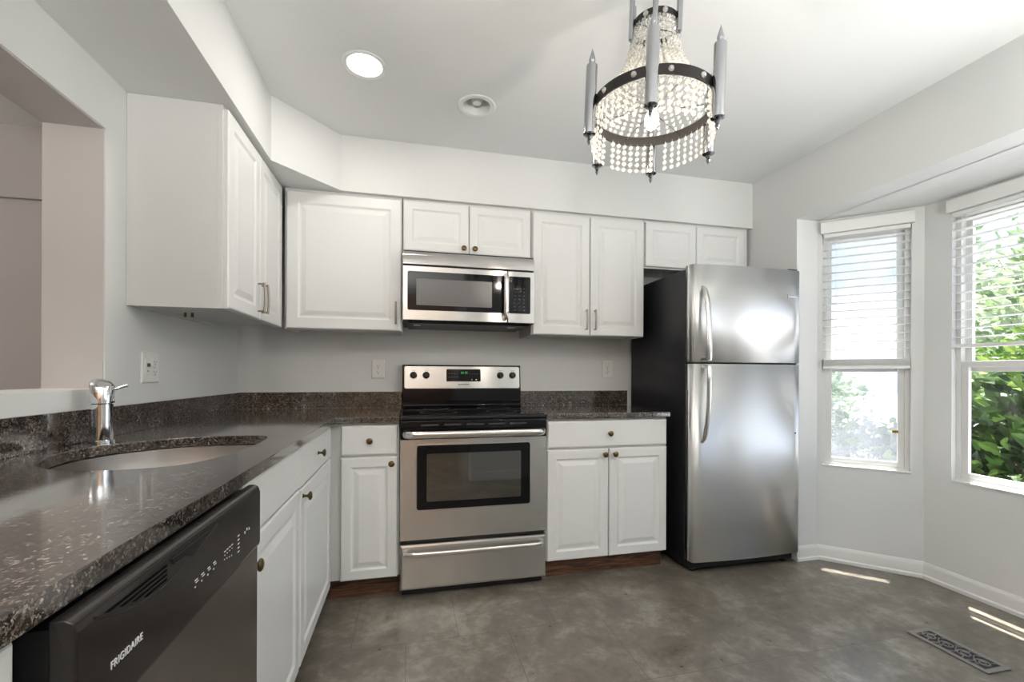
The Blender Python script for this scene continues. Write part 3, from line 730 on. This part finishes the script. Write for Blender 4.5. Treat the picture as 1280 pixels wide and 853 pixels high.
# ------------------------------------------------------------ refrigerator
fr = thing('refrigerator', 'stainless steel top-freezer refrigerator with black sides by the bay', 'refrigerator', (2.530, 0, 0))
FW = 0.732
MB().box(0.004, FW-0.004, -0.662, -0.03, 0.025, 1.735).build('body', M['black_side'], fr, bevel=0.006)
def fdoor(z0, z1, name):
    pts = [(0.0, -0.672), (-0.002, -0.690), (0.000, -0.722), (0.006, -0.732), (0.016, -0.738)]
    for i in range(1, 16):
        t = i/16; pts.append((0.016 + (FW-0.032)*t, -0.738 - 0.016*sin(pi*t)))
    pts += [(FW-0.016, -0.738), (FW-0.006, -0.732), (FW, -0.722), (FW+0.002, -0.690), (FW, -0.672)]
    d = MB().prism(pts, z0, z1).build(name, M['steel_fridge'], fr, smooth=False)
    for p_ in d.data.polygons: p_.use_smooth = abs(p_.normal.z) < 0.5
    MB().box(0.012, FW-0.012, -0.673, -0.661, z0+0.01, z1-0.01).build('gasket', M['rubber'], d)
    return d
d1 = fdoor(1.200, 1.750, 'freezer_door')
d2 = fdoor(0.075, 1.190, 'fridge_door')
# side mouldings on the handle edge
for d, z0, z1 in ((d1, 1.203, 1.747), (d2, 0.078, 1.187)):
    MB().box(-0.0045, 0.0, -0.704, -0.698, z0, z1).build('edge_trim', M['chrome'], d)
def fhandle(d, zs, ys, name='handle'):
    return MB().tube([(0.062, y, z) for y, z in zip(ys, zs)], 0.015, 14, 0.62, up=(0, 1, 0), taper=ys and [0.75]+[1]*(len(zs)-2)+[0.9]).build(name, M['steel_handle'], d, smooth=True)
zs = [1.625, 1.605, 1.57, 1.52, 1.46, 1.38, 1.30, 1.22, 1.212]
ys = [-0.738, -0.758, -0.772, -0.783, -0.791, -0.797, -0.800, -0.800, -0.798]
fhandle(d1, zs, ys)
MB().box(0.050, 0.074, -0.80, -0.736, 1.205, 1.225).build('handle_mount', M['steel_handle'], d1, bevel=0.003)
zs = [1.178, 1.170, 1.09, 1.00, 0.93, 0.86, 0.80, 0.77, 0.750]
ys = [-0.798, -0.800, -0.800, -0.797, -0.791, -0.781, -0.768, -0.755, -0.738]
fhandle(d2, zs, ys)
MB().box(0.050, 0.074, -0.80, -0.736, 1.165, 1.185).build('handle_mount', M['steel_handle'], d2, bevel=0.003)
MB().box(0.010, FW-0.010, -0.690, -0.60, 0.018, 0.072).build('kick_grille', M['black_plastic'], fr, bevel=0.004)
for x in (0.05, FW-0.05): MB().lathe([(0, 0.0), (0.018, 0.0), (0.018, 0.02), (0.008, 0.022), (0, 0.022)], 16, (x, -0.66, 0)).build('foot', M['black_plastic'], fr)
MB().box(FW-0.075, FW-0.012, -0.725, -0.62, 1.751, 1.762).build('hinge_cover', M['black_plastic'], fr, bevel=0.004)
MB().box(0.020, 0.5, -0.64, -0.06, 1.735, 1.741).build('top_cover', M['black_side'], fr)
m = MB(); m.box(0.628, 0.631, -0.7445, -0.742, 1.582, 1.605)
m.build('badge_mark', M['slot'], d1)
MB().box(0.636, 0.700, -0.7445, -0.7405, 1.589, 1.593).build('badge_strip', M['steel_handle'], d1)
MB().lathe([(0, -0.741), (0.004, -0.741), (0.004, -0.744), (0, -0.744)], 10, (0.690, 0, 0.785), 'y').build('door_mark', M['slot'], d2)

# ------------------------------------------------------------ outlets and switch
def outlet(label, loc, rz=0, gang=1, group=None):
    o = thing('wall_outlet' if gang == 1 else 'switch_plate', label, 'outlet' if gang == 1 else 'switch', loc, rz)
    w = 0.078 if gang == 1 else 0.118
    MB().panel(-w/2, w/2, -0.060, 0.060, 0, [(0, -0.002), (0.004, -0.006)]).build('cover_plate', M['plate'], o, bevel=0.001)
    xs = [0.0] if gang == 1 else [0.023]
    for x in xs:
        for z in (-0.020, 0.020):
            r = MB().prism(rrect(x-0.0165, x+0.0165, z-0.014, z+0.014, 0.008), -0.0085, -0.005, 'y').build('receptacle', M['plate'], o)
            MB().box(x-0.0075, x-0.0055, -0.0088, -0.0083, z-0.002, z+0.007).box(x+0.0055, x+0.0075, -0.0088, -0.0083, z-0.002, z+0.006).lathe([(0, -0.0088), (0.0028, -0.0088), (0.0028, -0.0083), (0, -0.0083)], 10, (x, 0, z-0.008), 'y').build('socket_holes', M['slot'], r)
    if gang == 2:
        MB().prism(rrect(-0.040, -0.006, -0.034, 0.034, 0.003), -0.0085, -0.005, 'y').build('receptacle', M['plate'], o)
        MB().box(-0.031, -0.015, -0.012, -0.008, 0.002, 0.016).box(-0.029, -0.021, -0.0095, -0.008, -0.016, -0.012).build('test_button', M['slot'], o)
    MB().lathe([(0, -0.0075), (0.003, -0.0075), (0.003, -0.005), (0, -0.005)], 8, (0 if gang == 1 else 0.023, 0, 0), 'y').build('screw', M['steel_handle'], o)
    return o
outlet('white outlet on the back wall just left of the stove', (0.796, -0.0005, 1.157))
outlet('white outlet on the back wall between the stove and the refrigerator', (2.361, -0.0005, 1.164))
outlet('white double-width switch and outlet plate on the left wall beneath the wall cabinet', (0.0005, -0.905, 1.149), pi/2, 2)

# ------------------------------------------------------------ ceiling lights
o = thing('recessed_light', 'glowing round recessed ceiling light above the left counter', 'ceiling light', (0.80, -0.932, ZC))
MB().lathe([(0.072, 0.010), (0.072, -0.001), (0.088, -0.004), (0.092, -0.001), (0.092, 0.0), (0.074, 0.0), (0.074, 0.010)], 48).build('trim_ring', M['trim'], o, smooth=True)
MB().lathe([(0.0, 0.002), (0.071, 0.002), (0.071, 0.006), (0.0, 0.006)], 48).build('lens', M['light_lens'], o)
l = lamp('recessed_light_glow', 'AREA', (0, 0, -0.006), 3.5, (1, 0.95, 0.88), 0.13); l.parent = o; l.data.shape = 'DISK'
o = thing('recessed_light', 'unlit recessed ceiling light with white cone and small bare bulb', 'ceiling light', (1.307, -0.761, ZC))
MB().lathe([(0.066, 0.004), (0.068, -0.003), (0.088, -0.005), (0.093, -0.001), (0.093, 0.0), (0.066, 0.0)], 48).build('trim_ring', M['trim'], o, smooth=True)
MB().lathe([(0.068, 0.0), (0.064, 0.03), (0.052, 0.07), (0.040, 0.085), (0.0, 0.087)], 40).build('baffle', M['trim'], o, smooth=True)
MB().lathe([(0.0, 0.012), (0.020, 0.014), (0.027, 0.025), (0.024, 0.045), (0.014, 0.062), (0.014, 0.086)], 24).build('bulb', M['cold_bulb'], o, smooth=True)

# ------------------------------------------------------------ chandelier
CX, CY, CZ = 1.742, -1.632, 1.972
ch = thing('chandelier', 'crystal bead chandelier with dark rings and chrome candle tubes, one bulb lit', 'chandelier', (CX, CY, CZ))
R1, R2, ZT2 = 0.190, 0.070, 0.262
cap_z = ZC - CZ
a_cam = math.atan2(CAM[1]-CY, CAM[0]-CX)      # towards the camera
def ringm(r, h, t=0.004): return [(r, -h/2), (r+t, -h/2), (r+t, h/2), (r, h/2), (r, -h/2)]
MB().lathe(ringm(R1-0.002, 0.032), 72).build('lower_ring', M['ring'], ch, smooth=False, bevel=0.0005)
MB().lathe(ringm(R2-0.002, 0.026), 48, (0, 0, ZT2)).build('upper_ring', M['ring'], ch, bevel=0.0005)
MB().lathe([(0, cap_z), (0.062, cap_z), (0.060, cap_z-0.012), (0.035, cap_z-0.028), (0.012, cap_z-0.034), (0.0, cap_z-0.036)], 36).build('canopy', M['chrome'], ch, smooth=True)
MB().tube([(0, 0, cap_z-0.03), (0, 0, 0.045)], 0.0055, 12).tube([(-R2, 0, ZT2), (R2, 0, ZT2)], 0.0025, 8).tube([(0, -R2, ZT2), (0, R2, ZT2)], 0.0025, 8).build('stem', M['satin'], ch, smooth=True)
s = MB()
for k in range(3):
    a = a_cam + pi/6 + k*pi/3
    s.tube([(R1*cos(a), R1*sin(a), -0.004), (-R1*cos(a), -R1*sin(a), -0.004)], 0.0014, 6)
s.build('spokes', M['satin'], ch)
# studs on the rings
sm_ = None
for (rr, zz, n_, off) in ((R1+0.003, 0.0, 12, pi/12), (R2+0.003, ZT2, 8, pi/8)):
    for k in range(n_):
        a = a_cam + off + 2*pi*k/n_
        if sm_ is None:
            sm_ = MB().lathe([(0, 0.007), (0.005, 0.0065), (0.0075, 0.004), (0.0085, 0.0), (0, 0.0)], 14, (0, 0, 0), 'x').build('ring_stud', M['crystal'], ch, smooth=True)
            q_ = sm_
        else:
            q_ = sm_.copy(); scene.collection.objects.link(q_); q_.parent = ch
        q_.location = (rr*cos(a), rr*sin(a), zz); q_.rotation_euler = (0, 0, a)
# tall tubes on the lower ring and thin ones on the upper ring
def tube_candle(r, h0, h1, thin=False):
    tips = [(r*0.95, h1), (r*0.97, h1+0.002), (r*0.30, h1+0.004)]
    if not thin:
        tips = [(r, h1), (r*0.95, h1+0.003), (r*0.45, h1+0.004), (r*0.40, h1+0.010), (r*0.56, h1+0.016), (r*0.56, h1+0.022), (r*0.40, h1+0.034), (r*0.15, h1+0.048), (0.0, h1+0.058)]
        bot = [(0.0, h0-0.036), (r*0.22, h0-0.030), (r*0.42, h0-0.022), (r*0.30, h0-0.016), (r*0.55, h0-0.010), (r*0.5, h0-0.005), (r*0.35, h0-0.003), (r*1.08, h0-0.001), (r*1.08, h0+0.002), (r, h0+0.003)]
    else:
        bot = [(0.0, h0-0.008), (r*0.6, h0-0.004), (r, h0)]; tips = [(r, h1), (r*0.8, h1+0.002), (0.0, h1+0.004)]
    return bot + tips
first = None
for k in range(6):
    a = a_cam + k*pi/3
    if first is None: first = MB().lathe(tube_candle(0.0175, -0.108, 0.100), 24).build('candle_tube', M['satin'], ch, smooth=True); q_ = first
    else: q_ = first.copy(); scene.collection.objects.link(q_); q_.parent = ch
    q_.location = ((R1+0.019)*cos(a), (R1+0.019)*sin(a), 0)
first = None
for k in range(6):
    a = a_cam + k*pi/3
    if first is None: first = MB().lathe(tube_candle(0.0085, -0.055, 0.115, True), 16).build('thin_tube', M['satin'], ch, smooth=True); q_ = first
    else: q_ = first.copy(); scene.collection.objects.link(q_); q_.parent = ch
    q_.location = ((R2+0.012)*cos(a), (R2+0.012)*sin(a), ZT2)
# bead strands
def bead(m, c, r):
    # faceted crystal disc facing outwards
    rot = Matrix.Rotation(random.uniform(-0.7, 0.7), 3, 'Z') @ Matrix.Rotation(random.uniform(-0.2, 0.2), 3, 'Y')
    ring = [m.bm.verts.new(Vector(c) + rot @ Vector((0, r*cos(2*pi*i/8+pi/8), r*sin(2*pi*i/8+pi/8)))) for i in range(8)]
    for sg in (-1, 1):
        inn = [m.bm.verts.new(Vector(c) + rot @ Vector((sg*r*0.5, 0.5*r*cos(2*pi*i/8+pi/8), 0.5*r*sin(2*pi*i/8+pi/8)))) for i in range(8)]
        for i in range(8): m.bm.faces.new((ring[i], ring[(i+1) % 8], inn[(i+1) % 8], inn[i]))
        m.bm.faces.new(inn)
NT = 42
def tent_pt(t):      # hangs in a sag from the upper to the lower ring
    r = R2 + (R1-0.010-R2) * (0.22*t + 0.78*t**2.9); z = ZT2-0.012 - (ZT2-0.030)*t
    return r, z
first = None
L_ = []
prev = tent_pt(0); acc = 0; pts = [prev]
for i in range(1, 401):
    p = tent_pt(i/400); acc += math.hypot(p[0]-prev[0], p[1]-prev[1]); prev = p
    if acc >= 0.0152: pts.append(p); acc = 0
for k in range(NT):
    a = 2*pi*k/NT + 0.03*random.uniform(-1, 1)
    if first is None:
        m = MB()
        for (r, z) in pts: bead(m, (r, 0, z), 0.0060 + 0.0018*(r/R1))
        first = m.build('bead_strand', M['crystal'], ch); q_ = first
    else: q_ = first.copy(); scene.collection.objects.link(q_); q_.parent = ch
    q_.rotation_euler = (0, 0, a)
NF = 48
first = None
for k in range(NF):
    if k % 8 == 7: continue
    a = 2*pi*k/NF
    if first is None:
        m = MB()
        for i in range(5): bead(m, (R1-0.006, 0, -0.026-0.0205*i), 0.0082)
        m.tube([(R1-0.006, 0, -0.012), (R1-0.006, 0, -0.108)], 0.0006, 5)
        first = m.build('hanging_strand', M['crystal'], ch); q_ = first
    else: q_ = first.copy(); scene.collection.objects.link(q_); q_.parent = ch
    q_.rotation_euler = (0, 0, a)
MB().lathe([(0.0, -0.062), (0.013, -0.056), (0.021, -0.040), (0.021, -0.022), (0.013, -0.004), (0.010, 0.008)], 20).build('light_bulb', M['bulb'], ch, smooth=True)
MB().lathe([(0.008, 0.006), (0.015, 0.010), (0.015, 0.065), (0.0, 0.067)], 20).build('bulb_socket', M['satin'], ch, smooth=True)
l = lamp('chandelier_glow', 'POINT', (0, 0, -0.080), 7, (1, 0.9, 0.78), 0.02); l.parent = ch

ch.rotation_euler = (Matrix.Rotation(radians(2), 3, Vector((0.2265, 0.974, 0)))).to_euler()
# ------------------------------------------------------------ floor register
fv = thing('floor_vent', 'metal floor register with scrollwork openings in front of the bay', 'floor vent', (3.183, -1.552, 0.0))
W_, H_ = 0.062, 0.140
m = MB(); m.box(-W_, W_, -H_, -H_+0.020, 0.0008, 0.006).box(-W_, W_, H_-0.020, H_, 0.0008, 0.006).box(-W_, -W_+0.020, -H_+0.02, H_-0.02, 0.0008, 0.006).box(W_-0.020, W_, -H_+0.02, H_-0.02, 0.0008, 0.006)
m.build('vent_frame', M['vent_metal'], fv, bevel=0.0015)
MB().box(-W_+0.019, W_-0.019, -H_+0.019, H_-0.019, 0.0005, 0.0012).build('duct_shade_sheet', M['rubber'], fv)  # dark sheet stands in for the shaded duct, floor has no hole
m = MB()
for k in range(4):
    cy0 = -0.090 + k*0.060; sgn = 1 if k % 2 else -1
    pts = []
    for i in range(26):
        t = i/25; a = t*3.4*pi; r = 0.026*(1-0.75*t)
        pts.append((sgn*(0.008 + r*cos(a)) - sgn*0.008, cy0 + r*sin(a), 0.004))
    m.tube(pts, 0.0026, 6)
    m.tube([(-0.042, cy0+0.03, 0.004), (-0.020, cy0+0.018, 0.004), (0.0, cy0+0.030, 0.004), (0.020, cy0+0.042, 0.004), (0.042, cy0+0.03, 0.004)], 0.0024, 6)
    m.tube([(sgn*0.026, cy0, 0.004), (sgn*0.042, cy0+0.006, 0.004)], 0.0024, 6)
    m.tube([(-sgn*0.024, cy0-0.01, 0.004), (-sgn*0.042, cy0-0.016, 0.004)], 0.0024, 6)
m.build('scrollwork', M['vent_metal'], fv)

# ------------------------------------------------------------ added fill lights out of view (dining-room pendant, uplighters behind the camera)
def fill_pendant(label, loc, e, col=(1, 0.97, 0.93)):  # pendant added out of view to light the dining room
    o = thing('added_fill_pendant', label, 'ceiling light', loc)
    drop = ZC - loc[2]
    MB().lathe([(0.0, drop), (0.055, drop), (0.05, drop-0.015), (0.006, drop-0.022), (0.006, 0.13), (0.04, 0.125), (0.04, 0.10), (0.0, 0.10)], 24).build('stem', M['chrome'], o, smooth=True)
    l = lamp('fill_pendant_glow', 'POINT', (0, 0, 0), e, col, 0.13); l.parent = o
    return o
fill_pendant('added unseen fill pendant in the dining room beyond the pass-through', (-1.8, -1.8, 1.95), 32, (1, 0.93, 0.87))
def added_fill_lamp(label, x, y, e):  # unseen uplighter added to brighten the ceiling and room
    o = thing('added_fill_lamp', label, 'lamp', (x, y, 0))
    MB().lathe([(0, 0), (0.14, 0), (0.14, 0.015), (0.02, 0.03), (0.0, 0.03)], 32).build('base', M['satin'], o, smooth=True)
    MB().tube([(0, 0, 0.03), (0, 0, 1.32)], 0.012, 12).build('pole', M['satin'], o, smooth=True)
    MB().lathe([(0.0, 1.30), (0.03, 1.31), (0.17, 1.36), (0.175, 1.40), (0.165, 1.40), (0.03, 1.325), (0.0, 1.32)], 32).build('shade', M['black_plastic'], o, smooth=True)
    l = lamp('fill_uplight', 'AREA', (0, 0, 1.395), e, (1.0, 1.0, 0.98), 0.30, rot=(pi, 0, 0)); l.parent = o; l.data.shape = 'DISK'
added_fill_lamp('added unseen fill uplighter behind the viewer near the right wall', 2.95, -2.78, FILL_WATTS*0.36)
added_fill_lamp('added unseen fill uplighter behind the viewer near the left wall', 0.75, -3.95, FILL_WATTS*1.3)
# ------------------------------------------------------------ garden
struct(MB().box(3.7, 40, -25, 25, -0.62, -0.55).build('ground', M['grass']))
def shrub(label, loc, rx, ry, h, nleaf, ls, mat, core=True, name='garden_shrub'):
    o = thing(name, label, 'shrub', loc)
    m = MB(); rnd = random.Random(int(loc[0]*100+loc[1]*10))
    for i in range(nleaf):
        a = rnd.uniform(0, 2*pi); ph = math.acos(rnd.uniform(-0.9, 1)); rr = rnd.uniform(0.62, 1.05)*(0.86+0.14*sin(5*a+3*ph)+0.1*sin(9*a-4*ph))
        c = Vector((rx*rr*sin(ph)*cos(a), ry*rr*sin(ph)*sin(a), h*0.5 + h*0.5*rr*cos(ph)))
        d = Vector((cos(a)*sin(ph)+rnd.uniform(-.7, .7), sin(a)*sin(ph)+rnd.uniform(-.7, .7), rnd.uniform(-0.5, 0.9))).normalized()
        s_ = d.cross(Vector((rnd.uniform(-1, 1), rnd.uniform(-1, 1), rnd.uniform(-.4, 1)))).normalized()
        n_ = d.cross(s_).normalized(); L = ls*rnd.uniform(0.6, 1.3); wd = L*0.24
        v = [c, c+d*L*.35+s_*wd+n_*L*.05, c+d*L*.72+s_*wd*.75, c+d*L - n_*L*.12, c+d*L*.72-s_*wd*.75, c+d*L*.35-s_*wd+n_*L*.05, c+d*L*.5-n_*L*.02]
        vv = [m.bm.verts.new(p) for p in v]
        for q_ in ((0, 1, 6), (1, 2, 6), (2, 3, 6), (3, 4, 6), (4, 5, 6), (5, 0, 6)): m.bm.faces.new([vv[j_] for j_ in q_])
    me = bpy.data.meshes.new('foliage'); m.bm.to_mesh(me); m.bm.free(); me.materials.append(mat)
    f_ = bpy.data.objects.new('foliage', me); scene.collection.objects.link(f_); f_.parent = o
    b = MB()
    for k in range(9):
        a = 2*pi*k/9; e = (rx*0.6*cos(a), ry*0.6*sin(a), h*(0.55+0.3*rnd.random()))
        b.tube([(0.03*cos(a), 0.03*sin(a), 0), (e[0]*.4, e[1]*.4, e[2]*.55), e], 0.018, 7, taper=[1, .7, .25])
    b.build('stems', M['bark'], o, smooth=True)
    return o
G = -0.55
shrub('dense broad-leaved green shrub filling the lower right window', (6.0, -0.55, G), 0.8, 0.85, 1.75, 3200, 0.15, M['leaf_dark'])
shrub('bright yellow-green shrub behind the dark one in the right window', (8.1, 0.30, G), 1.1, 1.2, 2.5, 3200, 0.12, M['leaf_light'])
shrub('low green shrub seen faintly at the bottom of the hazy window', (6.3, 1.30, G), 0.65, 0.5, 1.20, 1800, 0.12, M['leaf_dark'])
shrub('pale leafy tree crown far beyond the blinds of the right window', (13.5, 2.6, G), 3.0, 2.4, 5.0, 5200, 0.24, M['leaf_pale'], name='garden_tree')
shrub('pale distant bush seen through the middle of the hazy window', (10.8, 6.6, G), 1.4, 1.4, 2.0, 2500, 0.2, M['leaf_pale'])

# ------------------------------------------------------------ groups of repeated things
for o in scene.collection.objects:
    if o.parent is None and 'label' in o:
        k = o.name.split('.')[0]
        g = {'wall_cabinet': 'white wall cabinets', 'base_cabinet': 'white base cabinets under the counters', 'wall_outlet': 'white outlets on the back wall',
             'window_blind': 'white slatted blinds in the bay', 'countertop': 'dark granite countertops', 'recessed_light': 'recessed lights in the kitchen ceiling',
             'added_fill_lamp': 'added fill uplighters behind the viewer', 'garden_shrub': 'green shrubs in the garden'}.get(k)
        if g: o['group'] = g
